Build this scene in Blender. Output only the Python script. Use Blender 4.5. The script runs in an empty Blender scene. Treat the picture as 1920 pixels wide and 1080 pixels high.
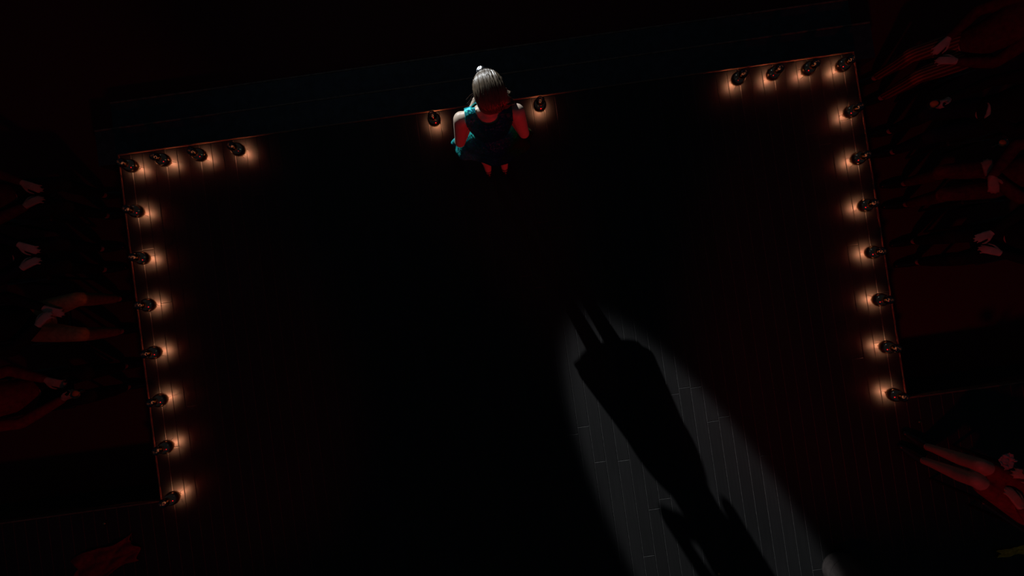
import bpy, bmesh, math, random
from mathutils import Vector, Matrix
random.seed(7)
sc = bpy.context.scene
COL = sc.collection
PI = math.pi

# ------------------------------------------------------------------ camera
cam_d = bpy.data.cameras.new('camera')
cam_d.sensor_width = 36.0
cam_d.lens = 36.0 * 760.0 / 1920.0
cam_d.clip_start = 0.05
cam = bpy.data.objects.new('camera', cam_d)
COL.objects.link(cam)
cam.matrix_world = (Matrix.Translation((0, 0, 3.8)) @ Matrix.Rotation(-0.13821639, 4, 'Z')
                    @ Matrix.Rotation(0.01513072, 4, 'X') @ Matrix.Rotation(0.0044328, 4, 'Y'))
sc.camera = cam

# ------------------------------------------------------------------ world, exposure
w = bpy.data.worlds.new('world')
sc.world = w
w.use_nodes = True
w.node_tree.nodes['Background'].inputs[0].default_value = (0.55, 0.72, 1.0, 1)
w.node_tree.nodes['Background'].inputs[1].default_value = 0.012
vs = sc.view_settings
vs.view_transform = 'Standard'
vs.look = 'None'
vs.gamma = 1.0
vs.use_curve_mapping = False
vs.exposure = 0.0


def spot(name, loc, aim, energy, color, angle, blend, radius):
    d = bpy.data.lights.new(name, 'SPOT')
    d.energy = energy
    d.color = color
    d.spot_size = math.radians(angle)
    d.spot_blend = blend
    d.shadow_soft_size = radius
    o = bpy.data.objects.new(name, d)
    COL.objects.link(o)
    o.location = loc
    o.rotation_euler = (Vector(aim) - Vector(loc)).to_track_quat('-Z', 'Y').to_euler()
    return o


WX, WY = 0.0, 1.15                       # where the singer stands
SPOT_POS = (-4.35, 11.25, 4.4)           # follow spot at the front of the house
spot('follow_spot', SPOT_POS, (1.55, -2.60, 0.0), 7600, (0.93, 0.97, 1.0), 6.3, 0.30, 0.05)
spot('follow_spot_spill', SPOT_POS, (0.0, 1.5, 0.0), 42, (0.55, 0.78, 1.0), 36, 0.8, 0.16)
# red lanterns standing at the rear of the stage and hung over the house
spot('red_back_lantern', (1.7, -4.9, 0.75), (0.0, 1.15, 1.05), 240, (1.0, 0.004, 0.008), 26, 0.5, 0.12)
spot('red_house_lantern_right', (-1.0, -4.6, 4.6), (4.7, 0.4, -0.2), 155, (1.0, 0.006, 0.018), 40, 0.6, 0.15)
spot('red_house_lantern_left', (1.0, -4.6, 4.6), (-4.7, 0.6, -0.2), 95, (1.0, 0.006, 0.018), 38, 0.6, 0.15)


# ------------------------------------------------------------------ materials
def mat(name, color, rough=0.6, metal=0.0, spec=0.5, noise=None, bump=0.0, emit=None, estr=0.0):
    """Principled material with a procedural colour variation: noise=(scale, amount)"""
    m = bpy.data.materials.new(name)
    m.use_nodes = True
    nt = m.node_tree
    b = nt.nodes['Principled BSDF']
    b.inputs['Base Color'].default_value = (*color, 1)
    b.inputs['Roughness'].default_value = rough
    b.inputs['Metallic'].default_value = metal
    b.inputs['Specular IOR Level'].default_value = spec
    if noise:
        tc = nt.nodes.new('ShaderNodeTexCoord')
        n = nt.nodes.new('ShaderNodeTexNoise')
        n.inputs['Scale'].default_value = noise[0]
        n.inputs['Detail'].default_value = 5
        r = nt.nodes.new('ShaderNodeValToRGB')
        a = noise[1]
        r.color_ramp.elements[0].position = 0.3
        r.color_ramp.elements[1].position = 0.7
        r.color_ramp.elements[0].color = (*[c * (1 - a) for c in color], 1)
        r.color_ramp.elements[1].color = (*[min(1, c * (1 + a)) for c in color], 1)
        nt.links.new(tc.outputs['Object'], n.inputs['Vector'])
        nt.links.new(n.outputs['Fac'], r.inputs['Fac'])
        nt.links.new(r.outputs['Color'], b.inputs['Base Color'])
        if bump:
            bp = nt.nodes.new('ShaderNodeBump')
            bp.inputs['Strength'].default_value = bump
            bp.inputs['Distance'].default_value = 0.01
            nt.links.new(n.outputs['Fac'], bp.inputs['Height'])
            nt.links.new(bp.outputs['Normal'], b.inputs['Normal'])
    if emit:
        b.inputs['Emission Color'].default_value = (*emit, 1)
        b.inputs['Emission Strength'].default_value = estr
    return m


def plank_mat(name, color, rough):
    m = bpy.data.materials.new(name)
    m.use_nodes = True
    nt = m.node_tree
    b = nt.nodes['Principled BSDF']
    b.inputs['Roughness'].default_value = rough
    b.inputs['Specular IOR Level'].default_value = 0.25
    tc = nt.nodes.new('ShaderNodeTexCoord')
    mp = nt.nodes.new('ShaderNodeMapping')
    mp.inputs['Scale'].default_value = (60, 2.5, 8)
    n = nt.nodes.new('ShaderNodeTexNoise')
    n.inputs['Scale'].default_value = 1.0
    n.inputs['Detail'].default_value = 6
    n2 = nt.nodes.new('ShaderNodeTexNoise')
    n2.inputs['Scale'].default_value = 1.3
    n2.inputs['Detail'].default_value = 3
    oi = nt.nodes.new('ShaderNodeObjectInfo')
    mul = nt.nodes.new('ShaderNodeMath'); mul.operation = 'MULTIPLY'
    add = nt.nodes.new('ShaderNodeMath'); add.operation = 'MULTIPLY_ADD'
    add.inputs[1].default_value = 0.16
    add.inputs[2].default_value = 0.72
    add2 = nt.nodes.new('ShaderNodeMath'); add2.operation = 'MULTIPLY_ADD'
    add2.inputs[1].default_value = 0.5
    add2.inputs[2].default_value = 0.75
    mx = nt.nodes.new('ShaderNodeMix'); mx.data_type = 'RGBA'
    mx.blend_type = 'MULTIPLY'
    mx.inputs['Factor'].default_value = 1
    mx.inputs[6].default_value = (*color, 1)
    nt.links.new(tc.outputs['Object'], mp.inputs['Vector'])
    nt.links.new(mp.outputs['Vector'], n.inputs['Vector'])
    nt.links.new(tc.outputs['Object'], n2.inputs['Vector'])
    nt.links.new(oi.outputs['Random'], add.inputs[0])
    nt.links.new(n.outputs['Fac'], add2.inputs[0])
    nt.links.new(add.outputs[0], mul.inputs[0])
    nt.links.new(add2.outputs[0], mul.inputs[1])
    m3 = nt.nodes.new('ShaderNodeMath'); m3.operation = 'MULTIPLY_ADD'
    m3.inputs[1].default_value = 0.6; m3.inputs[2].default_value = 0.7
    nt.links.new(n2.outputs['Fac'], m3.inputs[0])
    m4 = nt.nodes.new('ShaderNodeMath'); m4.operation = 'MULTIPLY'
    nt.links.new(mul.outputs[0], m4.inputs[0])
    nt.links.new(m3.outputs[0], m4.inputs[1])
    nt.links.new(m4.outputs[0], mx.inputs[7])
    nt.links.new(mx.outputs[2], b.inputs['Base Color'])
    bp = nt.nodes.new('ShaderNodeBump')
    bp.inputs['Strength'].default_value = 0.15
    bp.inputs['Distance'].default_value = 0.004
    nt.links.new(n.outputs['Fac'], bp.inputs['Height'])
    nt.links.new(bp.outputs['Normal'], b.inputs['Normal'])
    return m


def glassy(name, tint, trans, gloss_rough=0.03, gloss_col=(0.8, 0.75, 0.7)):
    """smoked glass: part see-through, part reflecting"""
    m = bpy.data.materials.new(name)
    m.use_nodes = True
    nt = m.node_tree
    nt.nodes.remove(nt.nodes['Principled BSDF'])
    out = nt.nodes['Material Output']
    t = nt.nodes.new('ShaderNodeBsdfTransparent')
    t.inputs[0].default_value = (*[c * trans for c in tint], 1)
    g = nt.nodes.new('ShaderNodeBsdfGlossy')
    g.inputs['Color'].default_value = (*gloss_col, 1)
    g.inputs['Roughness'].default_value = gloss_rough
    lw = nt.nodes.new('ShaderNodeLayerWeight')
    lw.inputs['Blend'].default_value = 0.58
    mx = nt.nodes.new('ShaderNodeMixShader')
    nt.links.new(lw.outputs['Fresnel'], mx.inputs[0])
    nt.links.new(t.outputs[0], mx.inputs[1])
    nt.links.new(g.outputs[0], mx.inputs[2])
    nt.links.new(mx.outputs[0], out.inputs['Surface'])
    return m


def sequin_mat():
    m = bpy.data.materials.new('iridescent_sequins')
    m.use_nodes = True
    nt = m.node_tree
    L = nt.links.new
    b = nt.nodes['Principled BSDF']
    b.inputs['Roughness'].default_value = 0.45
    b.inputs['Metallic'].default_value = 0.3
    b.inputs['Specular IOR Level'].default_value = 0.08
    tc = nt.nodes.new('ShaderNodeTexCoord')
    v = nt.nodes.new('ShaderNodeTexVoronoi')
    v.inputs['Scale'].default_value = 105
    n = nt.nodes.new('ShaderNodeTexNoise')
    n.inputs['Scale'].default_value = 6.5
    n.inputs['Detail'].default_value = 3
    sx = nt.nodes.new('ShaderNodeSeparateXYZ')
    # left of the dress teal, centre navy, right green turning to olive in the skirt
    a = nt.nodes.new('ShaderNodeMath'); a.operation = 'MULTIPLY_ADD'
    a.inputs[1].default_value = 1.7; a.inputs[2].default_value = 0.17
    c = nt.nodes.new('ShaderNodeMath'); c.operation = 'MULTIPLY_ADD'
    c.inputs[1].default_value = 0.6
    r = nt.nodes.new('ShaderNodeValToRGB')
    els = r.color_ramp.elements
    els[0].position = 0.15; els[0].color = (0.045, 0.56, 0.60, 1)
    els[1].position = 0.95; els[1].color = (0.030, 0.050, 0.016, 1)
    for p, cc in ((0.36, (0.006, 0.24, 0.30)), (0.5, (0.004, 0.09, 0.24)), (0.63, (0.004, 0.10, 0.16)), (0.74, (0.006, 0.20, 0.05))):
        e = els.new(p); e.color = (*cc, 1)
    L(tc.outputs['Object'], v.inputs['Vector'])
    L(tc.outputs['Object'], n.inputs['Vector'])
    L(tc.outputs['Object'], sx.inputs[0])
    L(sx.outputs['X'], a.inputs[0])
    L(n.outputs['Fac'], c.inputs[0])
    L(a.outputs[0], c.inputs[2])
    L(c.outputs[0], r.inputs['Fac'])
    hsv = nt.nodes.new('ShaderNodeMix'); hsv.data_type = 'RGBA'; hsv.blend_type = 'MULTIPLY'
    hsv.inputs['Factor'].default_value = 0.45
    L(r.outputs['Color'], hsv.inputs[6])
    L(v.outputs['Color'], hsv.inputs[7])
    L(hsv.outputs[2], b.inputs['Base Color'])
    geo = nt.nodes.new('ShaderNodeNewGeometry')
    sub = nt.nodes.new('ShaderNodeVectorMath'); sub.operation = 'SUBTRACT'
    sub.inputs[1].default_value = (0.5, 0.5, 0.5)
    sc_ = nt.nodes.new('ShaderNodeVectorMath'); sc_.operation = 'SCALE'
    sc_.inputs['Scale'].default_value = 0.55
    ad = nt.nodes.new('ShaderNodeVectorMath'); ad.operation = 'ADD'
    nm = nt.nodes.new('ShaderNodeVectorMath'); nm.operation = 'NORMALIZE'
    L(v.outputs['Color'], sub.inputs[0])
    L(sub.outputs[0], sc_.inputs[0])
    L(geo.outputs['Normal'], ad.inputs[0])
    L(sc_.outputs[0], ad.inputs[1])
    L(ad.outputs[0], nm.inputs[0])
    L(nm.outputs[0], b.inputs['Normal'])
    return m


def stripe_mat(name, c1, c2, scale):
    m = bpy.data.materials.new(name)
    m.use_nodes = True
    nt = m.node_tree
    b = nt.nodes['Principled BSDF']
    b.inputs['Roughness'].default_value = 0.85
    tc = nt.nodes.new('ShaderNodeTexCoord')
    wv = nt.nodes.new('ShaderNodeTexWave')
    wv.bands_direction = 'X'
    wv.inputs['Scale'].default_value = scale
    wv.inputs['Distortion'].default_value = 0.6
    wv.inputs['Detail Scale'].default_value = 3
    r = nt.nodes.new('ShaderNodeValToRGB')
    r.color_ramp.elements[0].position = 0.55; r.color_ramp.elements[0].color = (*c1, 1)
    r.color_ramp.elements[1].position = 0.75; r.color_ramp.elements[1].color = (*c2, 1)
    nt.links.new(tc.outputs['Object'], wv.inputs['Vector'])
    nt.links.new(wv.outputs['Fac'], r.inputs['Fac'])
    nt.links.new(r.outputs['Color'], b.inputs['Base Color'])
    return m


M = {}
M['plank'] = plank_mat('black_stained_plank', (0.029, 0.0278, 0.0278), 0.62)
M['plank_edge'] = mat('worn_lit_plank_edge', (0.045, 0.043, 0.042), 0.7, noise=(30, 0.4))  # worn bevels, also lightened to paint in light caught along the seams
M['deck'] = mat('black_deck_frame', (0.01, 0.01, 0.01), 0.8, noise=(20, 0.3))
M['carpet'] = mat('dark_red_carpet', (0.11, 0.024, 0.026), 0.95, spec=0.1, noise=(160, 0.5), bump=0.5)
M['trim'] = mat('brown_wood_trim', (0.14, 0.075, 0.042), 0.55, noise=(25, 0.35))
M['step'] = mat('black_painted_step', (0.030, 0.036, 0.042), 0.6, noise=(12, 0.4))
M['nose'] = mat('worn_step_nosing', (0.16, 0.10, 0.07), 0.6, noise=(20, 0.5))
M['globe'] = mat('smoked_mirror_glass', (0.62, 0.42, 0.27), 0.13, 1.0, noise=(18, 0.15))
M['cap'] = glassy('dark_bulb_glass', (0.55, 0.5, 0.75), 0.35, 0.04, (0.75, 0.75, 0.8))
M['iron'] = mat('blackened_iron', (0.02, 0.018, 0.016), 0.7, 0.0, 0.2, noise=(60, 0.3))
M['brass'] = mat('old_brass', (0.55, 0.33, 0.12), 0.28, 1.0, noise=(40, 0.25))
M['filament'] = mat('glowing_filament', (0.9, 0.4, 0.1), 0.5, emit=(1.0, 0.30, 0.07), estr=1.6)
M['filament'].cycles.emission_sampling = 'NONE'
M['skin'] = mat('skin', (0.60, 0.46, 0.355), 0.5, noise=(30, 0.06))
M['skin2'] = mat('tan_skin', (0.46, 0.28, 0.19), 0.5, noise=(30, 0.08))
M['hair'] = mat('brown_hair', (0.115, 0.082, 0.052), 0.36, spec=0.6, noise=(14, 0.35))
M['hair_dark'] = mat('dark_hair', (0.02, 0.014, 0.01), 0.45, noise=(60, 0.5))
M['sequin'] = sequin_mat()
M['shoe'] = mat('black_leather', (0.012, 0.010, 0.010), 0.35, noise=(40, 0.3))
M['chrome'] = mat('silver_mesh', (0.75, 0.77, 0.82), 0.22, 1.0, noise=(600, 0.25), bump=0.4)
M['black'] = mat('black_lacquer', (0.015, 0.015, 0.017), 0.3, noise=(50, 0.3))
M['eye'] = mat('eye_white', (0.8, 0.78, 0.75), 0.2, noise=(80, 0.02))
M['iris'] = mat('dark_iris', (0.05, 0.03, 0.02), 0.2, noise=(80, 0.2))
M['black_cloth'] = mat('black_cloth', (0.012, 0.012, 0.014), 0.9, spec=0.2, noise=(40, 0.3))
M['navy_cloth'] = mat('navy_cloth', (0.012, 0.016, 0.030), 0.9, spec=0.2, noise=(40, 0.3))
M['maroon_cloth'] = mat('maroon_cloth', (0.10, 0.012, 0.020), 0.85, spec=0.2, noise=(30, 0.3))
M['red_cloth'] = mat('red_cloth', (0.20, 0.015, 0.025), 0.8, spec=0.2, noise=(30, 0.3))
M['tan_cloth'] = mat('tan_cloth', (0.34, 0.23, 0.10), 0.85, spec=0.2, noise=(30, 0.25))
M['stripe'] = stripe_mat('striped_trouser_cloth', (0.10, 0.012, 0.012), (0.36, 0.12, 0.05), 11)
M['grey_cloth'] = mat('grey_brown_cloth', (0.055, 0.045, 0.042), 0.9, spec=0.2, noise=(25, 0.2), bump=0.2)
M['white_cloth'] = mat('off_white_cloth', (0.34, 0.30, 0.27), 0.9, spec=0.2, noise=(30, 0.15))
M['yellow_cloth'] = mat('mustard_cloth', (0.80, 0.46, 0.04), 0.8, spec=0.2, noise=(30, 0.3))
M['amber'] = mat('amber_drink', (0.75, 0.32, 0.07), 0.15, noise=(15, 0.2))
M['glass'] = glassy('clear_drink_glass', (0.95, 0.95, 0.95), 0.9, 0.02)
M['chairwood'] = mat('black_stained_chair_wood', (0.014, 0.010, 0.009), 0.4, noise=(20, 0.4))


# ------------------------------------------------------------------ helpers
def obj(name, bm, m, parent=None, smooth=False, loc=None):
    me = bpy.data.meshes.new(name)
    bm.to_mesh(me)
    bm.free()
    return objm(name, me, m, parent, smooth, loc)


def objm(name, me, m, parent=None, smooth=False, loc=None):
    for mm in (m if isinstance(m, (list, tuple)) else [m]):
        me.materials.append(mm)
    if smooth:
        for p in me.polygons:
            p.use_smooth = True
    o = bpy.data.objects.new(name, me)
    COL.objects.link(o)
    if parent is not None:
        o.parent = parent
    if loc is not None:
        o.location = loc
    return o


def tag(o, label=None, cat=None, group=None, kind=None):
    if label: o['label'] = label
    if cat: o['category'] = cat
    if group: o['group'] = group
    if kind: o['kind'] = kind
    return o


def empty(name, loc=(0, 0, 0), rz=0.0):
    o = bpy.data.objects.new(name, None)
    COL.objects.link(o)
    o.location = loc
    o.rotation_euler = (0, 0, rz)
    o.empty_display_size = 0.1
    return o


def copy_tree(o, parent=None):
    c = o.copy()
    COL.objects.link(c)
    if parent is not None:
        c.parent = parent
    for ch in list(o.children):
        copy_tree(ch, c)
    return c


def box(bm, x0, x1, y0, y1, z0, z1, bevel=0.0):
    g = bmesh.new()
    bmesh.ops.create_cube(g, size=1)
    for v in g.verts:
        v.co = Vector((x0 + (v.co.x + .5) * (x1 - x0), y0 + (v.co.y + .5) * (y1 - y0), z0 + (v.co.z + .5) * (z1 - z0)))
    if bevel:
        bmesh.ops.bevel(g, geom=g.edges[:], offset=bevel, segments=1, affect='EDGES')
    me = bpy.data.meshes.new('t'); g.to_mesh(me); g.free()
    bm.from_mesh(me)
    bpy.data.meshes.remove(me)


def lathe(bm, prof, seg=24, c=(0, 0, 0), closed=False):
    """prof: list of (r, z); r = 0 ends make poles"""
    rings = []
    for r, z in prof:
        if r < 1e-6:
            rings.append([bm.verts.new((c[0], c[1], c[2] + z))])
        else:
            rings.append([bm.verts.new((c[0] + r * math.cos(2 * PI * k / seg), c[1] + r * math.sin(2 * PI * k / seg), c[2] + z)) for k in range(seg)])
    for a, b in zip(rings[:-1], rings[1:]):
        for k in range(seg):
            k2 = (k + 1) % seg
            if len(a) == 1 and len(b) == 1: continue
            if len(a) == 1: bm.faces.new((a[0], b[k2], b[k]))
            elif len(b) == 1: bm.faces.new((a[k], a[k2], b[0]))
            else: bm.faces.new((a[k], a[k2], b[k2], b[k]))
    if closed:
        a, b = rings[-1], rings[0]
        for k in range(seg):
            k2 = (k + 1) % seg
            bm.faces.new((a[k], a[k2], b[k2], b[k]))
    bmesh.ops.recalc_face_normals(bm, faces=bm.faces[:])


def sphere_prof(r, zc, n=14, a0=-PI / 2, a1=PI / 2):
    return [(r * math.cos(a0 + (a1 - a0) * i / n) if 0 < i < n or abs(abs([a0, a1][i > 0]) - PI / 2) > 1e-6 else 0.0,
             zc + r * math.sin(a0 + (a1 - a0) * i / n)) for i in range(n + 1)]


def tube(bm, pts, radii, seg=8, cap=True):
    """tapered tube along points"""
    pts = [Vector(p) for p in pts]
    if not isinstance(radii, (list, tuple)): radii = [radii] * len(pts)
    rings = []
    up = Vector((0.13, 0.27, 0.95)).normalized()
    for i, p in enumerate(pts):
        d = (pts[min(i + 1, len(pts) - 1)] - pts[max(i - 1, 0)]).normalized()
        u = d.cross(up)
        if u.length < 1e-3: u = d.cross(Vector((1, 0, 0)))
        u.normalize()
        v = d.cross(u).normalized()
        rings.append([bm.verts.new(p + radii[i] * (math.cos(2 * PI * k / seg) * u + math.sin(2 * PI * k / seg) * v)) for k in range(seg)])
    for a, b in zip(rings[:-1], rings[1:]):
        for k in range(seg):
            k2 = (k + 1) % seg
            bm.faces.new((a[k], a[k2], b[k2], b[k]))
    if cap:
        bm.faces.new(rings[0]); bm.faces.new(rings[-1][::-1])


class Parts:
    """collects overlapping closed solids; fuse() welds them into one continuous surface"""
    def __init__(s):
        s.bm = bmesh.new()

    def ball(s, c, r, rot=None, nu=14, nv=9):
        if not isinstance(r, (tuple, list)): r = (r, r, r)
        c = Vector(c)
        rings = []
        for i in range(nv + 1):
            t = -PI / 2 + PI * i / nv
            if i in (0, nv):
                l = [Vector((0, 0, math.sin(t)))]
            else:
                l = [Vector((math.cos(t) * math.cos(2 * PI * k / nu), math.cos(t) * math.sin(2 * PI * k / nu), math.sin(t))) for k in range(nu)]
            l = [Vector((p.x * r[0], p.y * r[1], p.z * r[2])) for p in l]
            rings.append([s.bm.verts.new(c + (rot @ p if rot else p)) for p in l])
        for a, b in zip(rings[:-1], rings[1:]):
            for k in range(nu):
                k2 = (k + 1) % nu
                if len(a) == 1: s.bm.faces.new((a[0], b[k2], b[k]))
                elif len(b) == 1: s.bm.faces.new((a[k], a[k2], b[0]))
                else: s.bm.faces.new((a[k], a[k2], b[k2], b[k]))

    def cone(s, p0, r0, p1, r1, seg=14):
        p0, p1 = Vector(p0), Vector(p1)
        d = p1 - p0
        s.ball(p0, r0)
        s.ball(p1, r1)
        if d.length > 1e-5:
            q = d.to_track_quat('Z', 'Y').to_matrix()
            cs = [q @ Vector((math.cos(2 * PI * k / seg), math.sin(2 * PI * k / seg), 0)) for k in range(seg)]
            a = [s.bm.verts.new(p0 + u * r0) for u in cs]
            b = [s.bm.verts.new(p1 + u * r1) for u in cs]
            for k in range(seg):
                k2 = (k + 1) % seg
                s.bm.faces.new((a[k], a[k2], b[k2], b[k]))
            s.bm.faces.new(a[::-1]); s.bm.faces.new(b)

    def chain(s, pts):
        """pts: (p, r) list"""
        for (a, ra), (b, rb) in zip(pts[:-1], pts[1:]):
            s.cone(a, ra, b, rb)

    def loft(s, rings, seg=24):
        """rings: (x, y, z, rx, ry)"""
        rr = []
        for x, y, z, rx, ry in rings:
            rr.append([s.bm.verts.new((x + rx * math.cos(2 * PI * k / seg), y + ry * math.sin(2 * PI * k / seg), z)) for k in range(seg)])
        for a, b in zip(rr[:-1], rr[1:]):
            for k in range(seg):
                k2 = (k + 1) % seg
                s.bm.faces.new((a[k], a[k2], b[k2], b[k]))
        s.bm.faces.new(rr[0][::-1]); s.bm.faces.new(rr[-1])

    def fuse(s, voxel=0.008, smooth=3):
        me = bpy.data.meshes.new('tmp'); s.bm.to_mesh(me); s.bm.free()
        o = bpy.data.objects.new('tmp', me); COL.objects.link(o)
        r = o.modifiers.new('r', 'REMESH'); r.mode = 'VOXEL'; r.voxel_size = voxel; r.use_smooth_shade = True
        if smooth:
            sm = o.modifiers.new('s', 'SMOOTH'); sm.iterations = smooth; sm.factor = 0.5
        dg = bpy.context.evaluated_depsgraph_get()
        res = bpy.data.meshes.new_from_object(o.evaluated_get(dg))
        bpy.data.objects.remove(o); bpy.data.meshes.remove(me)
        res.materials.clear()
        return res


def hand(P, wrist, d, n, thumb_side, curl=(20, 25, 20), thumb_curl=25, size=1.0):
    """palm, four fingers of unequal length and a thumb; n points out of the back of the hand"""
    wrist = Vector(wrist); d = Vector(d).normalized()
    n = Vector(n); n = (n - d * n.dot(d)).normalized()
    s = d.cross(n).normalized() * thumb_side
    k = size
    offs = (0.028, 0.0095, -0.0095, -0.027)
    lens = (0.072, 0.081, 0.076, 0.060)
    reach = (0.084, 0.088, 0.085, 0.078)
    for o, l, rc in zip(offs, lens, reach):
        kn = wrist + d * rc * k + s * o * k
        P.cone(wrist + d * 0.012 * k + s * o * 0.55 * k, 0.014 * k, kn, 0.0115 * k)
        a = 0.0; p = kn
        for j, fr in enumerate((0.45, 0.30, 0.25)):
            a += math.radians(curl[j])
            q = p + (d * math.cos(a) - n * math.sin(a)) * l * fr * k + s * o * 0.10 * k
            P.cone(p, (0.0098, 0.0088, 0.008)[j] * k, q, (0.0088, 0.008, 0.0068)[j] * k)
            p = q
    b = wrist + d * 0.022 * k + s * 0.024 * k
    m1 = b + (d * 0.60 + s * 0.62 - n * 0.25).normalized() * 0.042 * k
    t = math.radians(thumb_curl)
    m2 = m1 + (d * 0.85 + s * 0.35 * math.cos(t) - n * math.sin(t)).normalized() * 0.032 * k
    m3 = m2 + (d * 0.9 - n * math.sin(t) - s * 0.1).normalized() * 0.026 * k
    P.chain([(b, 0.014 * k), (m1, 0.011 * k), (m2, 0.0098 * k), (m3, 0.0075 * k)])


def head_parts(P, c, yaw=0.0, pitch=0.0, k=1.0):
    """skull, jaw, nose, lips, brow, ears; the face looks along +Y before yaw / pitch"""
    R = Matrix.Rotation(yaw, 3, 'Z') @ Matrix.Rotation(pitch, 3, 'X')
    c = Vector(c)
    T = lambda x, y, z: c + R @ (Vector((x, y, z)) * k)
    P.ball(T(0, -0.012, 0.022), (0.074 * k, 0.094 * k, 0.088 * k), R)
    P.ball(T(0, 0.018, -0.028), (0.062 * k, 0.070 * k, 0.078 * k), R)
    P.ball(T(0, 0.050, -0.085), (0.034 * k, 0.032 * k, 0.024 * k), R)
    P.ball(T(0, 0.071, 0.022), (0.050 * k, 0.014 * k, 0.012 * k), R)
    P.cone(T(0, 0.085, 0.010), 0.009 * k, T(0, 0.100, -0.026), 0.013 * k)
    P.ball(T(0, 0.080, -0.055), (0.022 * k, 0.012 * k, 0.007 * k), R)
    P.ball(T(0, 0.078, -0.066), (0.019 * k, 0.012 * k, 0.007 * k), R)
    for s in (-1, 1):
        P.ball(T(s * 0.038, 0.050, -0.030), (0.022 * k, 0.020 * k, 0.022 * k), R)
        P.ball(T(s * 0.031, 0.064, 0.0125), (0.020 * k, 0.017 * k, 0.0075 * k), R)
        P.ball(T(s * 0.031, 0.064, -0.0120), (0.019 * k, 0.014 * k, 0.0065 * k), R)
        P.ball(T(s * 0.075, -0.008, -0.010), (0.010 * k, 0.018 * k, 0.030 * k), R)
    return T, R


def eyes(parent, T):
    for s in (-1, 1):
        bm = bmesh.new()
        bmesh.ops.create_uvsphere(bm, u_segments=12, v_segments=8, radius=0.0125, matrix=Matrix.Translation(T(s * 0.031, 0.0665, 0.0)))
        e = obj('eye', bm, M['eye'], parent, True)
        bm = bmesh.new()
        bmesh.ops.create_uvsphere(bm, u_segments=10, v_segments=6, radius=0.0062, matrix=Matrix.Translation(T(s * 0.031, 0.0740, 0.0)))
        obj('iris', bm, M['iris'], e, True)


def ordinal(i):
    return ('first', 'second', 'third', 'fourth', 'fifth', 'sixth', 'seventh', 'eighth', 'ninth')[i]


# ------------------------------------------------------------------ the setting
FZ = -0.6                                  # house floor below the stage
X0, X1, Y0, Y1 = -3.518, 3.476, -1.469, 1.8135
WING = 5.9
REAR = -3.75

bm = bmesh.new()
box(bm, -9, 9, -4.2, 8, FZ - 0.1, FZ)
tag(obj('floor', bm, M['carpet']), kind='structure')

stage = empty('stage_platform', (0, 0, FZ))
tag(stage, 'wide black plank stage thrusting forward between rows of footlights', 'stage')
bm = bmesh.new()
box(bm, X0 + 0.02, X1 - 0.02, Y0 - 0.1, Y1 - 0.02, 0, 0.578)
box(bm, -WING, WING, REAR, Y0 - 0.02, 0, 0.578)
obj('platform_frame', bm, M['deck'], stage)

PW = 0.1085
TH = 0.020


def plank(x0, x1, y0, y1, dz):
    bm = bmesh.new()
    g = 0.0008
    hx, hy = (x1 - x0) / 2 - g, (y1 - y0) / 2 - g
    b = 0.0032
    lo = [(-hx, -hy), (hx, -hy), (hx, hy), (-hx, hy)]
    hi = [(-hx + b, -hy + b), (hx - b, -hy + b), (hx - b, hy - b), (-hx + b, hy - b)]
    v0 = [bm.verts.new((x, y, -TH)) for x, y in lo]
    v1 = [bm.verts.new((x, y, -b)) for x, y in lo]
    v2 = [bm.verts.new((x, y, 0)) for x, y in hi]
    f = bm.faces.new(v2); f.material_index = 0
    bm.faces.new(v0[::-1])
    for k in range(4):
        k2 = (k + 1) % 4
        bm.faces.new((v0[k], v0[k2], v1[k2], v1[k]))
        e = bm.faces.new((v1[k], v1[k2], v2[k2], v2[k])); e.material_index = 1
    return obj('plank', bm, [M['plank'], M['plank_edge']], stage, loc=((x0 + x1) / 2, (y0 + y1) / 2, -FZ + dz))


prng = random.Random(3)
ncol = int(round((X1 - X0) / PW)); pw = (X1 - X0) / ncol


def run(xa, xb, ya, yb, lo, hi):
    y = yb
    L = prng.uniform(0.5, hi)
    while y - ya > 0.02:
        e = y - L
        if e - ya < 0.7: e = ya
        plank(xa, xb, e, y, prng.uniform(-0.0004, 0.0))
        y = e
        L = prng.uniform(lo, hi)


for i in range(ncol):
    run(X0 + i * pw, X0 + (i + 1) * pw, REAR, Y1, 1.5, 2.3)
for s in (-1, 1):
    n = int((WING - 3.52) / PW)
    for i in range(n):
        a = (X1 + i * PW) if s > 0 else (X0 - (i + 1) * PW)
        run(a, a + PW, REAR, Y0, 1.4, 2.3)

# rim strip round the thrust, a proud nosing of brown wood
TW, TZ = 0.015, 0.004
for (a, b, c, d) in ((X0 - TW, X1 + TW, Y1, Y1 + TW), (X0 - TW, X0, Y0, Y1), (X1, X1 + TW, Y0, Y1),
                     (-WING, X0, Y0, Y0 + TW), (X1, WING, Y0, Y0 + TW)):
    bm = bmesh.new()
    box(bm, a, b, c, d, -FZ - 0.06, -FZ + TZ, 0.003)
    obj('rim_strip', bm, M['trim'], stage)

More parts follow.
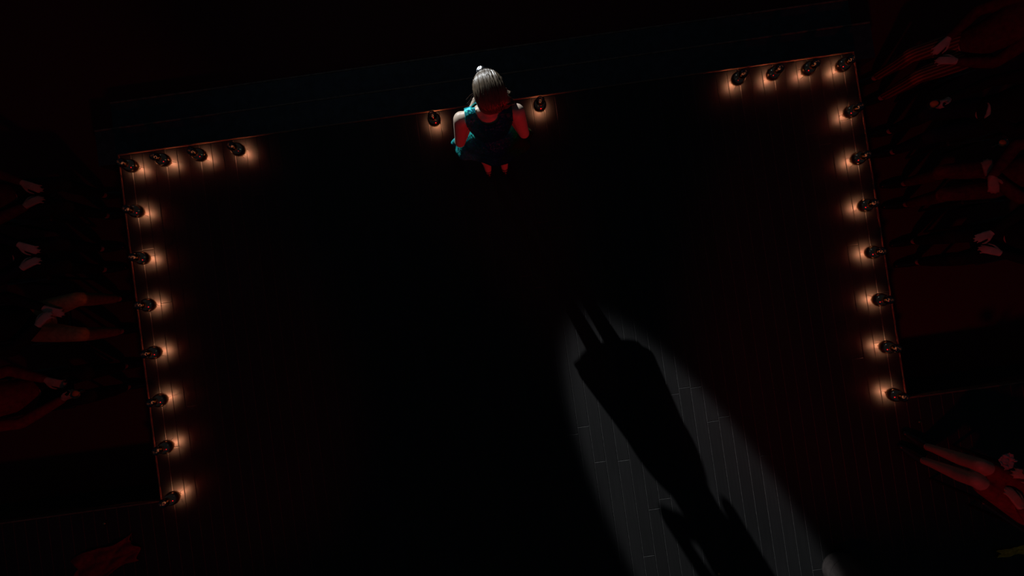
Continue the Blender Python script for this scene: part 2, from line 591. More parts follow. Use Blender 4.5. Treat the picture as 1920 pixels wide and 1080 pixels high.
# two steps down to the house along the front
for k, (ya, yb, zt, lab) in enumerate(((Y1 + TW, 2.195, -0.2, 'upper black step running along the front edge of the stage'),
                                       (2.195, 2.575, -0.4, 'lower black step meeting the dark red carpet before the stage'))):
    st = empty('stage_step', (0, ya, FZ))
    tag(st, lab, 'step')
    h = zt - FZ
    bm = bmesh.new(); box(bm, X0 - 0.4, X1 + 0.4, 0.001, yb - ya - 0.013, 0, h - 0.026, 0.002)
    obj('riser', bm, M['step'], st)
    bm = bmesh.new(); box(bm, X0 - 0.4, X1 + 0.4, 0.001, yb - ya - 0.019, h - 0.025, h, 0.002)
    obj('tread', bm, M['step'], st)
    bm = bmesh.new(); box(bm, X0 - 0.4, X1 + 0.4, yb - ya - 0.018, yb - ya, h - 0.03, h + 0.003, 0.003)
    obj('nosing', bm, M['nose'], st)


# ------------------------------------------------------------------ footlights
def make_footlight():
    root = empty('footlight')
    bm = bmesh.new()
    lathe(bm, [(0, 0), (0.011, 0), (0.011, 0.003), (0.006, 0.006), (0, 0.006)], 16)
    obj('socket', bm, M['iron'], root, True)
    for k in range(3):                       # wire feet carrying the globe
        a = 2 * PI * k / 3
        bm = bmesh.new()
        tube(bm, [(0.050 * math.cos(a), 0.050 * math.sin(a), 0.0), (0.0395 * math.cos(a), 0.0395 * math.sin(a), 0.040)], 0.0012, 6)
        obj('wire_foot', bm, M['iron'], root)
    bm = bmesh.new()
    lathe(bm, sphere_prof(0.0625, 0.085, 18, -PI * 0.28, PI / 2), 32)
    gl = obj('globe', bm, [M['globe'], M['iron']], root, True)
    md = gl.modifiers.new('thickness', 'SOLIDIFY'); md.thickness = 0.002; md.offset = -1
    md.material_offset = 1; md.material_offset_rim = 1
    bm = bmesh.new()
    lathe(bm, [(0.031 + 0.004 * math.cos(2 * PI * k / 10), 0.141 + 0.004 * math.sin(2 * PI * k / 10)) for k in range(10)], 28, closed=True)
    obj('collar', bm, M['brass'], root, True)
    bm = bmesh.new()
    lathe(bm, sphere_prof(0.040, 0.171, 16), 28)
    obj('cap', bm, M['cap'], root, True)
    bm = bmesh.new()
    pts = [(0.009 * math.cos(t * 0.7), 0.009 * math.sin(t * 0.7), 0.155 + 0.002 * t) for t in range(10)]
    tube(bm, pts, 0.0016, 6)
    obj('filament', bm, M['filament'], root, True)
    for nm, z, e, c, r in (('bulb_glow', 0.0530, 1.5, (1.0, 0.46, 0.225), 0.008), ('added_halo', 0.0405, 0.42, (1.0, 0.12, 0.06), 0.002)):  # second, redder lamp per bulb added for the wide red fringe on the boards
        d = bpy.data.lights.new(nm, 'POINT'); d.energy = e; d.color = c; d.shadow_soft_size = r
        o = bpy.data.objects.new(nm, d); COL.objects.link(o); o.parent = root; o.location = (0, 0, z)
    return root


FL = []
ys_l = [1.656, 1.233, 0.797, 0.363, -0.076, -0.513, -0.943, -1.410]
ys_r = [1.232, 0.796, 0.360, -0.073, -0.509, -0.943, -1.377]
FL.append((-3.332, 1.656, 'globe footlight in the front left corner of the stage'))
for i, y in enumerate(ys_l[1:]):
    t = 'last globe footlight at the rear end of the left stage edge' if i == 6 else f'{ordinal(i + 1)} globe footlight back from the front corner along the left stage edge'
    FL.append((-3.332, y, t))
for i, x in enumerate((-3.028, -2.690, -2.331)):
    FL.append((x, 1.668, f'{ordinal(i + 1)} globe footlight from the left corner along the front stage edge'))
FL.append((-0.504, 1.690, 'globe footlight just left of the singer at the front edge'))
FL.append((0.475, 1.688, 'globe footlight just right of the singer at the front edge'))
for i, x in enumerate((2.963, 2.638, 2.312)):
    FL.append((x, 1.675, f'{ordinal(i + 1)} globe footlight from the right corner along the front stage edge'))
FL.append((3.282, 1.665, 'globe footlight in the front right corner of the stage'))
for i, y in enumerate(ys_r):
    t = 'last globe footlight at the rear end of the right stage edge' if i == 6 else f'{ordinal(i + 1)} globe footlight back from the front corner along the right stage edge'
    FL.append((3.289, y, t))
fl0 = make_footlight()
for i, (x, y, lab) in enumerate(FL):
    o = fl0 if i == 0 else copy_tree(fl0)
    o.location = (x * 1.004, y * 1.004, 0.0)
    o.rotation_euler = (0, 0, i * 1.3)
    tag(o, lab, 'footlight', 'globe footlights along the stage edge')


# ------------------------------------------------------------------ the singer
def build_singer():
    root = empty('person', (WX, WY, 0.0), 0.0)
    tag(root, 'woman in a teal sequined dress singing with her back to the view', 'person')
    P = Parts()
    # legs
    for s in (-1, 1):
        hip, knee, ank = Vector((s * 0.085, 0.02, 0.90)), Vector((s * 0.078, 0.055, 0.50)), Vector((s * 0.075, 0.005, 0.125))
        P.chain([(hip, 0.083), (hip.lerp(knee, 0.5), 0.070), (knee, 0.050)])
        P.chain([(knee, 0.050), (knee.lerp(ank, 0.3) + Vector((0, -0.018, 0)), 0.053), (knee.lerp(ank, 0.65), 0.038), (ank, 0.030)])
        P.chain([(ank, 0.030), (ank + Vector((0, -0.018, -0.030)), 0.026), (ank + Vector((s * 0.008, 0.055, -0.055)), 0.030), (ank + Vector((s * 0.014, 0.125, -0.098)), 0.024), (ank + Vector((s * 0.014, 0.165, -0.104)), 0.014)])
    # torso
    P.loft([(0, 0.02, 0.84, 0.10, 0.09), (0, 0.02, 0.90, 0.165, 0.115), (0, 0.015, 0.97, 0.155, 0.108), (0, 0.0, 1.05, 0.122, 0.088), (0, -0.015, 1.10, 0.115, 0.084),
            (0, -0.03, 1.20, 0.132, 0.095), (0, -0.04, 1.28, 0.142, 0.100), (0, -0.05, 1.345, 0.140, 0.084), (0, -0.055, 1.385, 0.115, 0.066), (0, -0.05, 1.42, 0.062, 0.054)])
    for s in (-1, 1):
        P.ball((s * 0.058, 0.035, 1.225), (0.052, 0.050, 0.052))
        P.cone((s * 0.05, -0.05, 1.405), 0.035, (s * 0.150, -0.062, 1.372), 0.044)
    # arms: upper arms hanging, forearms up to the microphone
    wr = {}
    for s in (-1, 1):
        sh = Vector((s * 0.168, -0.062, 1.362))
        el = Vector((s * 0.218, -0.085, 1.085))
        wrist = Vector((s * 0.055, 0.135, 1.285 if s > 0 else 1.225))
        P.chain([(sh, 0.051), (sh.lerp(el, 0.35), 0.046), (sh.lerp(el, 0.75), 0.039), (el, 0.036)])
        P.chain([(el, 0.036), (el.lerp(wrist, 0.3), 0.037), (el.lerp(wrist, 0.75), 0.027), (wrist, 0.023)])
        wr[s] = wrist
    mic0, mic1 = Vector((-0.010, 0.152, 1.482)), Vector((0.0, 0.195, 1.265))
    ax = (mic1 - mic0).normalized()
    hand(P, wr[1], (-0.45, 0.55, 0.75), (0.75, 0.35, 0.25), -1, (55, 75, 45), 40, 0.93)
    hand(P, wr[-1], (0.5, 0.55, 0.6), (-0.7, 0.45, 0.1), 1, (55, 75, 45), 40, 0.93)
    # neck and head, chin a little raised
    hc = Vector((0.016, -0.018, 1.560))
    P.chain([(Vector((0, -0.052, 1.39)), 0.054), (Vector((0.004, -0.045, 1.44)), 0.046), (hc + Vector((0, -0.012, -0.04)), 0.047)])
    T, R = head_parts(P, hc, yaw=0.06, pitch=0.12, k=0.97)
    body = objm('body', P.fuse(0.006, 4), M['skin'], root, True)
    body['label'] = 'bare arms, neck and legs'
    eyes(body, T)

    # bodice: torso shell cut out at the neck and the armholes
    P = Parts()
    g = 0.009
    P.loft([(0, 0.0, 1.035, 0.122 + g, 0.090 + g), (0, -0.015, 1.10, 0.115 + g, 0.084 + g), (0, -0.03, 1.20, 0.134 + g, 0.097 + g), (0, -0.04, 1.28, 0.144 + g, 0.102 + g),
            (0, -0.05, 1.345, 0.142 + g, 0.086 + g), (0, -0.055, 1.388, 0.118 + g, 0.070 + g), (0, -0.05, 1.425, 0.064 + g, 0.056 + g)])
    for s in (-1, 1):
        P.ball((s * 0.058, 0.035, 1.225), (0.052 + g, 0.050 + g, 0.052 + g))
        P.cone((s * 0.05, -0.05, 1.405), 0.035 + g, (s * 0.145, -0.06, 1.374), 0.044 + g)
    me = P.fuse(0.005, 4)
    bm = bmesh.new(); bm.from_mesh(me); bpy.data.meshes.remove(me)
    kill = []
    for v in bm.verts:
        x, y, z = v.co
        neck = z > 1.397 + 0.075 * min(1, abs(x) / 0.082) ** 3 and abs(x) < 0.082 and y < -0.03
        neckf = y >= -0.03 and abs(x) < 0.088 and z > 1.30 + 0.10 * min(1, abs(x) / 0.088) ** 3
        arm = abs(x) > 0.143 + 0.9 * max(0, 1.30 - z) and z > 1.255
        bottom = z < 1.045
        if neck or neckf or arm or bottom: kill.append(v)
    bmesh.ops.delete(bm, geom=kill, context='VERTS')
    for _ in range(4):
        bd = [v for v in bm.verts if v.is_boundary]
        bmesh.ops.smooth_vert(bm, verts=bd, factor=0.5, use_axis_x=True, use_axis_y=True, use_axis_z=True)
    o = obj('bodice', bm, M['sequin'], root, True)
    md = o.modifiers.new('thickness', 'SOLIDIFY'); md.thickness = 0.003; md.offset = 1

    # skirt: short, flared, falling in folds, longer on the right at the back
    bm = bmesh.new()
    seg, rows = 96, 16
    rr = []
    for j in range(rows + 1):
        t = j / rows
        ring = []
        for k in range(seg):
            a = 2 * PI * k / seg
            ca, sa = math.cos(a), math.sin(a)
            hem = 0.712 - 0.055 * math.exp(-((a - 5.0) / 0.45) ** 2) + 0.05 * math.exp(-((a - 4.25) / 0.28) ** 2)
            z = 1.060 + (hem - 1.060) * t
            fl = t ** 0.8
            rx = 0.126 + 0.180 * fl + 0.020 * math.sin(PI * min(1, t * 2.2))
            ry = 0.094 + 0.085 * fl + 0.030 * math.sin(PI * min(1, t * 1.6))
            f = 1 + (0.040 * math.sin(7 * a + 0.8 * math.sin(2 * a)) + 0.014 * math.sin(15 * a + 1)) * t ** 1.5
            ring.append(bm.verts.new((rx * ca * f, 0.005 + 0.03 * t + ry * sa * f, z)))
        rr.append(ring)
    for a, b in zip(rr[:-1], rr[1:]):
        for k in range(seg):
            k2 = (k + 1) % seg
            bm.faces.new((a[k], b[k], b[k2], a[k2]))
    bmesh.ops.recalc_face_normals(bm, faces=bm.faces[:])
    o = obj('skirt', bm, M['sequin'], root, True)
    md = o.modifiers.new('thickness', 'SOLIDIFY'); md.thickness = 0.004; md.offset = -1

    # high heels
    for s in (-1, 1):
        P = Parts()
        a = Vector((s * 0.075, 0.005, 0.125))
        P.chain([(a + Vector((0, -0.026, -0.040)), 0.030), (a + Vector((s * 0.006, 0.045, -0.078)), 0.028), (a + Vector((s * 0.014, 0.120, -0.100)), 0.024), (a + Vector((s * 0.014, 0.185, -0.108)), 0.013)])
        P.chain([(a + Vector((0, -0.034, -0.045)), 0.024), (a + Vector((0, -0.040, -0.085)), 0.011), (a + Vector((0, -0.042, -0.117)), 0.008)])
        P.cone(a + Vector((s * 0.014, 0.110, -0.112)), 0.012, a + Vector((s * 0.014, 0.17, -0.114)), 0.010)
        sh = objm('shoe', P.fuse(0.005, 2), M['shoe'], root, True)
        bm = bmesh.new()
        pts = [a + Vector((0.034 * math.cos(t), -0.002 + 0.036 * math.sin(t), 0.012)) for t in [2 * PI * k / 20 for k in range(21)]]
        tube(bm, pts, 0.004, 6)
        obj('ankle_strap', bm, M['shoe'], sh, True)

    # hair: close cap swept over the crown, long locks gathered over the right shoulder
    P = Parts()
    Hh = lambda x, y, z: T(x / 0.97, y / 0.97, z / 0.97)
    P.ball(Hh(0.004, -0.006, 0.032), (0.078, 0.116, 0.090), R)
    P.ball(Hh(0, -0.030, 0.026), (0.085, 0.092, 0.090), R)
    P.ball(Hh(0, -0.050, -0.010), (0.078, 0.066, 0.075), R)
    P.ball(Hh(0.045, -0.035, -0.045), (0.045, 0.055, 0.060), R)
    P.chain([(Hh(0.055, -0.035, -0.04), 0.048), (Hh(0.085, -0.030, -0.105), 0.042), (Hh(0.100, 0.010, -0.175), 0.036), (Hh(0.100, 0.045, -0.24), 0.016), (Hh(0.098, 0.060, -0.28), 0.006)])
    me = P.fuse(0.006, 4)
    bm = bmesh.new(); bm.from_mesh(me); bpy.data.meshes.remove(me)
    kill = []
    inv = R.inverted()
    for v in bm.verts:
        l = inv @ (v.co - hc)
        if l.y > 0.045 and l.z < 0.055 and l.x < 0.06 and l.z > -0.12: kill.append(v)
    bmesh.ops.delete(bm, geom=kill, context='VERTS')
    rng = random.Random(11)
    bm2 = bmesh.new()
    for i in range(150):                      # locks lying on the cap, brow to nape
        a = rng.uniform(-1.35, 1.35)
        r0 = rng.uniform(0.2, 1.35)
        side = a
        pts, rad = [], []
        n = 9
        for k in range(n):
            t = k / (n - 1)
            ph = 1.15 - t * rng.uniform(2.7, 3.1)      # from the brow over the crown to the nape
            yy = math.sin(ph); zz = math.cos(ph)
            sx = math.sin(side) * (0.35 + 0.65 * math.sin(PI * (0.15 + 0.75 * t))) + 0.25 * t * t
            q = Vector((0.085 * sx, -0.008 + 0.115 * yy * math.cos(side * 0.55), 0.032 + 0.090 * zz * math.cos(side * 0.75)))
            q += Vector((rng.gauss(0, .0016), rng.gauss(0, .0016), rng.gauss(0, .0016)))
            pts.append(T(q.x / .97, q.y / .97, q.z / .97)); rad.append(0.0055 * math.sin(PI * (0.12 + 0.76 * t)) + 0.0008)
        tube(bm2, pts, rad, 5)
    for i in range(90):                       # long strands falling to the right shoulder
        x0 = rng.uniform(0.02, 0.085); y0 = rng.uniform(-0.08, 0.03); z0 = rng.uniform(-0.01, 0.07)
        o1 = rng.gauss(0, 0.016); o2 = rng.gauss(0, 0.018)
        ctl = [(x0, y0, z0), (0.078 + o1 * .4, -0.045 + o2, -0.05), (0.098 + o1, -0.025 + o2, -0.11), (0.112 + o1, 0.015 + o2, -0.19), (0.100 + o1, 0.06 + o2, -0.29 + rng.uniform(-.03, .04))]
        tube(bm2, [T(*c) for c in ctl], [0.002, 0.005, 0.005, 0.004, 0.0012], 5)
    for i in range(14):                       # loose flyaway hairs
        s = rng.choice((-1, 1, 1))
        y0 = rng.uniform(-0.05, 0.04); z0 = rng.uniform(-0.06, 0.04)
        e = rng.uniform(0.015, 0.05)
        tube(bm2, [T(s * 0.078, y0, z0), T(s * (0.088 + e * .5), y0 - 0.01, z0 - 0.01), T(s * (0.090 + e), y0 - 0.02, z0 - 0.035)], [0.0012, 0.001, 0.0005], 4)
    h = obj('hair', bm, M['hair'], root, True)
    obj('hair_locks', bm2, M['hair'], h, True)
    return mic0, mic1, ax


mic0, mic1, max_ = build_singer()
mq = (mic0 - mic1).to_track_quat('Z', 'Y').to_euler()
mic = empty('microphone', (WX + mic1.x, WY + mic1.y, mic1.z))
mic.rotation_euler = mq
tag(mic, 'microphone with a bright silver ball grille in front of the singer', 'microphone')
L = (mic0 - mic1).length
bm = bmesh.new(); lathe(bm, [(0, 0), (0.0095, 0), (0.0105, 0.004), (0.0125, L * 0.6), (0.0165, L - 0.03), (0.017, L - 0.022), (0, L - 0.02)], 20)
obj('handle', bm, M['black'], mic, True)
bm = bmesh.new(); lathe(bm, sphere_prof(0.0255, L, 14), 24)
gr = obj('grille', bm, M['chrome'], mic, True); gr['label'] = 'silver mesh ball'
bm = bmesh.new(); lathe(bm, [(0.0245 + 0.0035 * math.cos(2 * PI * k / 8), L - 0.004 + 0.0035 * math.sin(2 * PI * k / 8)) for k in range(8)], 24, closed=True)
obj('band', bm, M['chrome'], mic, True)


# ------------------------------------------------------------------ seated audience
def make_chair():
    root = empty('chair')
    bm = bmesh.new(); box(bm, -0.21, 0.21, -0.20, 0.22, 0.415, 0.45, 0.012)
    obj('seat', bm, M['chairwood'], root)
    for sx in (-1, 1):
        bm = bmesh.new(); tube(bm, [(sx * 0.185, 0.195, 0.0), (sx * 0.18, 0.185, 0.416)], [0.013, 0.018], 8)
        obj('leg', bm, M['chairwood'], root)
        bm = bmesh.new(); tube(bm, [(sx * 0.185, -0.235, 0.0), (sx * 0.18, -0.185, 0.43), (sx * 0.18, -0.235, 0.86)], [0.013, 0.018, 0.013], 8)
        obj('leg', bm, M['chairwood'], root)
    bm = bmesh.new(); box(bm, -0.166, 0.166, -0.240, -0.216, 0.72, 0.86, 0.008)
    obj('backrest', bm, M['chairwood'], root)
    bm = bmesh.new(); tube(bm, [(-0.165, -0.208, 0.58), (0.165, -0.208, 0.58)], 0.011, 8)
    obj('back_rail', bm, M['chairwood'], root)
    return root


chair0 = make_chair()
chair_used = [False]


def put_chair(loc, rz, label):
    o = copy_tree(chair0) if chair_used[0] else chair0
    chair_used[0] = True
    o.location = loc
    o.rotation_euler = (0, 0, rz)
    tag(o, label, 'chair', 'dark audience chairs')


def seated(loc, rz, label, top, bottom, hairm, skin='skin', knees=((-0.11, 0.44), (0.11, 0.44)), hands=None, sleeves=True, dress=False, head_yaw=0.0, hair_long=False, chair_label=None):
    """a person on a chair; local +Y is where they face, origin on the floor under the hips"""
    root = empty('person', loc, rz)
    tag(root, label, 'person')
    if hands is None: hands = {-1: ('lap',), 1: ('lap',)}
    hipz = 0.545
    legs = {}
    for s, (kx, ky) in zip((-1, 1), knees):
        hip = Vector((s * 0.09, 0.02, hipz)); knee = Vector((kx, ky, 0.525)); ank = Vector((kx * 1.02, ky - 0.03, 0.105))
        legs[s] = (hip, knee, ank)
    arms = {}
    for s in (-1, 1):
        sh = Vector((s * 0.18, -0.07, 1.00))
        h = hands[s]
        if h[0] == 'lap':
            el, wrist, d, n = Vector((s * 0.25, 0.0, 0.745)), Vector((s * 0.115, 0.22, 0.655)), (-s * 0.5, 0.8, -0.15), (0, 0.1, 1)
        elif h[0] == 'knee':
            k = legs[s][1]
            el, wrist, d, n = Vector((s * 0.24, 0.06, 0.735)), Vector((k.x * 1.05, k.y - 0.17, 0.645)), (0, 0.97, -0.1), (0, 0.1, 1)
        else:      # explicit: ('at', elbow, wrist, direction, normal)
            el, wrist, d, n = Vector(h[1]), Vector(h[2]), h[3], h[4]
        arms[s] = (sh, el, wrist, d, n)
    rings = [(0, 0.0, 0.46, 0.15, 0.12), (0, 0.0, 0.53, 0.175, 0.135), (0, -0.01, 0.62, 0.155, 0.115), (0, -0.025, 0.72, 0.140, 0.105), (0, -0.045, 0.84, 0.152, 0.110),
             (0, -0.055, 0.93, 0.158, 0.108), (0, -0.065, 1.00, 0.140, 0.085), (0, -0.062, 1.045, 0.075, 0.060)]

    def leg(P, s, g, upto=1.0, foot=True):
        hip, knee, ank = legs[s]
        P.chain([(hip, 0.088 + g), (hip.lerp(knee, 0.5), 0.076 + g), (knee, 0.056 + g)])
        if upto > 0:
            P.chain([(knee, 0.056 + g), (knee.lerp(ank, 0.35) + Vector((0, -0.02, 0)), 0.056 + g), (knee.lerp(ank, 0.9 * upto), 0.036 + g)])
        if foot:
            P.chain([(knee.lerp(ank, 0.85), 0.036), (ank, 0.034), (ank + Vector((0, -0.02, -0.05)), 0.03), (ank + Vector((0, 0.08, -0.07)), 0.032), (ank + Vector((0, 0.16, -0.085)), 0.018)])

    def arm(P, s, g, frac=1.0):
        sh, el, wrist, d, n = arms[s]
        P.chain([(sh, 0.056 + g), (sh.lerp(el, 0.5), 0.048 + g), (el, 0.040 + g)])
        if frac > 0:
            e = el.lerp(wrist, frac)
            P.chain([(el, 0.040 + g), (el.lerp(e, 0.4), 0.039 + g), (e, 0.028 + g)])

    P = Parts()
    for s in (-1, 1):
        leg(P, s, 0.0)
        arm(P, s, 0.0)
        sh, el, wrist, d, n = arms[s]
        hand(P, wrist, d, n, -s if Vector(n).z > -0.5 else s, (18, 22, 18) if hands[s][0] != 'at' else hands[s][5], 20)
        P.cone((s * 0.05, -0.062, 1.035), 0.035, (s * 0.16, -0.068, 1.005), 0.045)
    P.loft(rings)
    hc = Vector((0, -0.005, 1.205))
    P.chain([(Vector((0, -0.062, 1.02)), 0.058), (hc + Vector((0, -0.02, -0.05)), 0.052)])
    T, R = head_parts(P, hc, yaw=head_yaw)
    body = objm('body', P.fuse(0.0085, 3), M[skin], root, True)
    eyes(body, T)
    # top
    P = Parts()
    P.loft([(x, y, z, rx + 0.012, ry + 0.012) for x, y, z, rx, ry in rings[2 if not dress else 1:]])
    for s in (-1, 1):
        P.cone((s * 0.05, -0.062, 1.035), 0.042, (s * 0.16, -0.068, 1.005), 0.055)
        if sleeves: arm(P, s, 0.010, 0.92)
    if dress:
        for s in (-1, 1):
            hip, knee, ank = legs[s]
            P.chain([(hip, 0.105), (hip.lerp(knee, 0.8), 0.080)])
        P.cone(legs[-1][0].lerp(legs[-1][1], 0.75), 0.075, legs[1][0].lerp(legs[1][1], 0.75), 0.075)
        P.ball((0, 0.0, 0.54), (0.19, 0.15, 0.09))
    objm('dress' if dress else 'jacket' if sleeves else 'top', P.fuse(0.009, 4), M[top], root, True)
    if not dress:
        P = Parts()
        P.ball((0, 0.0, 0.55), (0.185, 0.145, 0.095))
        for s in (-1, 1): leg(P, s, 0.012, 1.0, False)
        objm('trousers', P.fuse(0.009, 4), M[bottom], root, True)
    for s in (-1, 1):
        P = Parts()
        a = legs[s][2]
        P.chain([(a + Vector((0, -0.03, -0.055)), 0.040), (a + Vector((0, 0.08, -0.068)), 0.040), (a + Vector((0, 0.18, -0.078)), 0.026)])
        objm('shoe', P.fuse(0.008, 2), M['shoe'], root, True)
    P = Parts()
    P.ball(T(0, -0.022, 0.034), (0.084, 0.098, 0.090), R)
    P.ball(T(0, -0.055, -0.02), (0.076, 0.060, 0.075), R)
    if hair_long:
        for s in (-1, 1):
            P.chain([(T(s * 0.06, -0.03, 0.0), 0.035), (T(s * 0.085, -0.03, -0.12), 0.032), (T(s * 0.09, -0.02, -0.22), 0.020)])
        P.chain([(T(0, -0.07, 0), 0.06), (T(0, -0.085, -0.20), 0.05)])
    objm('hair', P.fuse(0.009, 3), M[hairm], root, True)
    put_chair((loc[0], loc[1], loc[2]), rz, chair_label)
    return root


RT, LT = PI / 2, -PI / 2
# ---- right of the stage (they face -X)
seated((4.56, 1.72, FZ), RT + 0.17, 'person in striped trousers sitting right of the front stage corner', 'maroon_cloth', 'stripe', 'hair_dark', 'skin',
       chair_label='chair under the person in striped trousers')
tumb_b = Vector((4.07, 1.21, 0.0))
# local of B: origin (4.62,1.13), facing -X: local y = -(x-4.62), local x = y-1.13
seated((4.62, 1.06, FZ), RT, 'person in black holding out an amber drink beside the stage', 'black_cloth', 'navy_cloth', 'hair_dark', 'skin',
       hands={1: ('at', (0.25, 0.10, 0.76), (0.165, 0.40, 0.665), (-0.1, 1, 0.06), (0.9, -0.2, 0.25), (50, 60, 40)),
              -1: ('at', (-0.24, -0.02, 0.77), (-0.05, 0.10, 0.70), (0.75, -0.35, 0.1), (0, 0, 1), (15, 20, 15))},
       chair_label='chair under the person holding out an amber drink')
seated((4.68, 0.46, FZ), RT - 0.06, 'person in a maroon suit with folded arms right of the stage', 'maroon_cloth', 'maroon_cloth', 'hair_dark', 'skin2', hair_long=True,
       hands={1: ('at', (0.245, 0.06, 0.78), (-0.02, 0.24, 0.72), (-0.95, -0.1, 0.0), (0, 0.5, 0.8), (15, 20, 15)),
              -1: ('at', (-0.245, 0.06, 0.77), (0.02, 0.20, 0.665), (0.95, -0.05, -0.05), (0, 0.5, 0.8), (15, 20, 15))},
       chair_label='chair under the person with folded arms')
seated((4.70, -0.12, FZ), RT + 0.05, 'person in black reaching an open hand towards the right stage edge', 'black_cloth', 'black_cloth', 'hair_dark', 'skin',
       hands={1: ('at', (0.24, 0.06, 0.77), (0.09, 0.27, 0.665), (-0.2, 0.95, 0.05), (0.2, 0, 1), (10, 15, 12)), -1: ('lap',)},
       chair_label='chair under the person reaching out an open hand')
# ---- beside the rear right corner, on the stage wing
seated((3.86, -2.22, 0.0), 0.83, 'bare-legged person in a red dress seated behind the right corner', 'red_cloth', None, 'hair_dark', 'skin2', dress=True, hair_long=True,
       knees=((-0.10, 0.46), (0.02, 0.50)),
       hands={1: ('at', (0.24, 0.06, 0.77), (0.16, 0.28, 0.68), (-0.5, 0.8, -0.1), (0.3, 0, 1), (20, 20, 15)), -1: ('lap',)},
       chair_label='chair under the bare-legged person in red')
# ---- left of the stage (they face +X)
seated((-4.62, 1.55, FZ), LT, 'person in a maroon jacket near the front left stage corner', 'maroon_cloth', 'black_cloth', 'hair_dark', 'skin2',
       chair_label='chair under the person in the maroon jacket')
seated((-4.72, 0.98, FZ), LT, 'person in navy with hands together left of the stage', 'navy_cloth', 'black_cloth', 'hair_dark', 'skin',
       chair_label='chair under the person in navy')
seated((-4.56, 0.36, FZ), LT, 'person in tan trousers with knees apart left of the stage', 'black_cloth', 'tan_cloth', 'hair_dark', 'skin',
       knees=((-0.17, 0.40), (0.17, 0.38)),
       hands={1: ('at', (0.25, 0.05, 0.80), (0.05, 0.22, 0.72), (-0.6, 0.6, 0.0), (0, 0, 1), (20, 20, 15)), -1: ('lap',)},
       chair_label='chair under the person in tan trousers')
seated((-4.62, -0.30, FZ), LT, 'person in a red blouse holding a gold-rimmed glass', 'red_cloth', 'black_cloth', 'hair_dark', 'skin2', hair_long=True,
       hands={1: ('at', (0.24, 0.08, 0.77), (0.08, 0.38, 0.665), (-0.1, 1, 0.06), (0.9, -0.2, 0.25), (50, 60, 40)), -1: ('lap',)},
       chair_label='chair under the person in a red blouse')


def tumbler(loc, label, rim=None, tilt=(0, 0, 0), r=0.036, h=0.085):
    root = empty('drinking_glass', loc)
    root.rotation_euler = tilt
    tag(root, label, 'glass')
    bm = bmesh.new()
    lathe(bm, [(0, 0), (r * 0.85, 0), (r, h), (r - 0.002, h), (r * 0.85 - 0.002, 0.006), (0, 0.006)], 24)
    obj('vessel', bm, M['glass'], root, True)
    bm = bmesh.new()
    lathe(bm, [(0, 0.007), (r * 0.84 - 0.002, 0.007), (r * 0.95 - 0.002, h * 0.72), (0, h * 0.72)], 24)
    obj('drink', bm, M['amber'], root, True)
    if rim:
        bm = bmesh.new()
        lathe(bm, [(r + 0.002 * math.cos(2 * PI * k / 8), h + 0.002 * math.sin(2 * PI * k / 8)) for k in range(8)], 28, closed=True)
        obj('rim', bm, M[rim], root, True)
    return root


tumbler((4.07, 1.195, 0.055), 'glass of amber drink held out towards the stage by the front right seats', tilt=(0.1, -0.55, 0))
tumbler((4.56, 0.74, 0.09), 'glass of amber drink between the black and maroon figures at the right edge', tilt=(0, -0.3, 0))
tumbler((-4.10, -0.345, 0.045), 'gold-rimmed glass held towards the stage by the person in red blouse', 'brass', tilt=(0.1, 0.35, 0))


def cloth_patch(name, loc, rz, sx, sy, amp, m, label, cat, seed, thick=0.006):
    rng = random.Random(seed)
    ph = [rng.uniform(0, 6.28) for _ in range(8)]
    bm = bmesh.new()
    n = 28
    g = []
    for i in range(n + 1):
        row = []
        for j in range(n + 1):
            u, v = i / n - .5, j / n - .5
            e = 1 + 0.12 * math.sin(7 * u + ph[0]) + 0.10 * math.sin(9 * v + ph[1])
            z = abs(math.sin(9 * u + 3 * v + ph[2]) * 0.5 + math.sin(13 * v - 4 * u + ph[3]) * 0.35 + math.sin(21 * u + 8 * v + ph[4]) * 0.2)
            row.append(bm.verts.new((u * sx * e, v * sy * (1 + 0.2 * math.sin(6 * u + ph[5])), 0.001 + amp * z)))
        g.append(row)
    for i in range(n):
        for j in range(n):
            bm.faces.new((g[i][j], g[i + 1][j], g[i + 1][j + 1], g[i][j + 1]))
    o = obj(name, bm, m, None, True, loc)
    o.rotation_euler = (0, 0, rz)
    md = o.modifiers.new('thickness', 'SOLIDIFY'); md.thickness = thick; md.offset = 1
    return tag(o, label, cat)


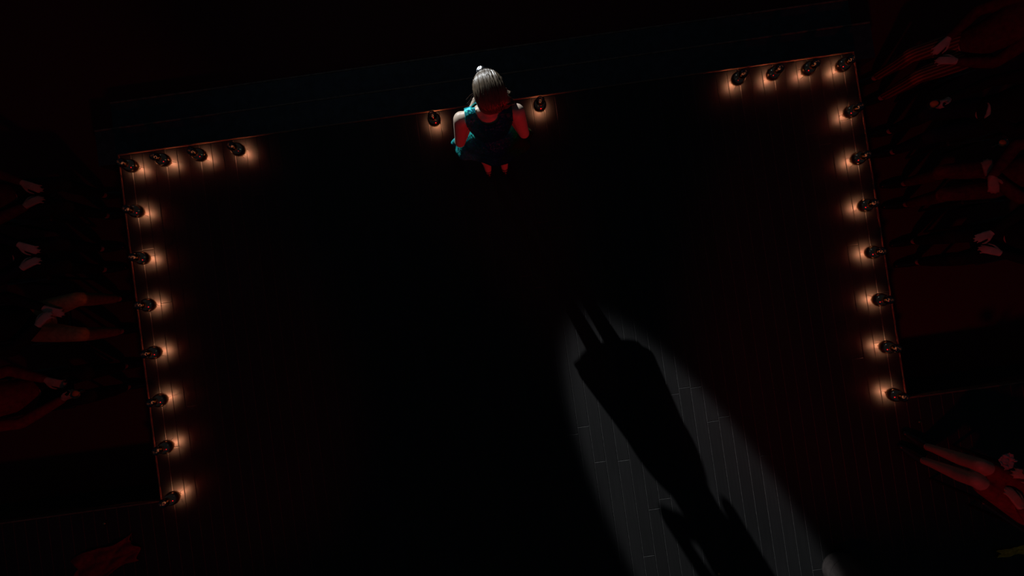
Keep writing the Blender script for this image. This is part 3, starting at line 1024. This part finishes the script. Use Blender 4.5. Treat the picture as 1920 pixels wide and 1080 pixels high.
cloth_patch('scarf', (4.28, -2.98, 0.0), 0.02, 0.36, 0.07, 0.02, M['yellow_cloth'], 'mustard yellow scarf lying at the lower right of the view', 'scarf', 5)
cloth_patch('cloth', (-4.10, -1.93, 0.0), 0.30, 0.62, 0.26, 0.035, M['red_cloth'], 'crumpled red cloth lying beyond the rear left footlight', 'cloth', 9)
cloth_patch('napkin', (3.60, -1.80, 0.625), 0.5, 0.13, 0.10, 0.015, M['white_cloth'], 'off-white napkin on the lap of the person in red dress', 'napkin', 4, 0.003)

# gold bracelet on the arm of the person in the red dress
bm = bmesh.new()
br = empty('bracelet', (3.66, -1.86, 0.71))
lathe(bm, [(0.037 + 0.003 * math.cos(2 * PI * k / 8), 0.008 * math.sin(2 * PI * k / 8)) for k in range(8)], 28, closed=True)
obj('band', bm, M['brass'], br, True)
br.rotation_euler = (1.2, 0, 0.6)
tag(br, 'gold bangle on the wrist of the person in the red dress', 'bracelet')

# pouf at the rear of the stage
pf = empty('pouf', (2.62, -2.92, 0.0))
tag(pf, 'rounded grey-brown pouf at the bottom edge behind the spotlight pool', 'pouf')
bm = bmesh.new()
lathe(bm, [(0, 0), (0.15, 0), (0.165, 0.03), (0.17, 0.12), (0.16, 0.20), (0.125, 0.262), (0.07, 0.292), (0, 0.30)], 32)
obj('cushion', bm, M['grey_cloth'], pf, True)
bm = bmesh.new()
lathe(bm, [(0.170 + 0.004 * math.cos(2 * PI * k / 8), 0.12 + 0.004 * math.sin(2 * PI * k / 8)) for k in range(8)], 32, closed=True)
obj('piping', bm, M['grey_cloth'], pf, True)

# small brass studs added on the boards to stand in for glints
for (x, y, lab) in ((-4.07, -1.59, 'small added brass stud for a glint beyond the rear left footlight'), (3.56, -1.69, 'small added brass stud for a glint by the rear right footlight'),
                    (1.52, -2.82, 'small added brass stud for a glint at the bottom edge in the shadow')):
    fs = empty('glint_stud', (x, y, 0.0))
    tag(fs, lab, 'glint stud')
    bm = bmesh.new(); lathe(bm, [(0, 0), (0.026, 0), (0.026, 0.003), (0.022, 0.005), (0, 0.005)], 20)
    obj('plate', bm, M['iron'], fs)
    bm = bmesh.new(); lathe(bm, [(0, 0.005), (0.012, 0.005), (0.012, 0.012), (0.008, 0.016), (0, 0.017)], 16)
    obj('stud', bm, M['brass'], fs, True)
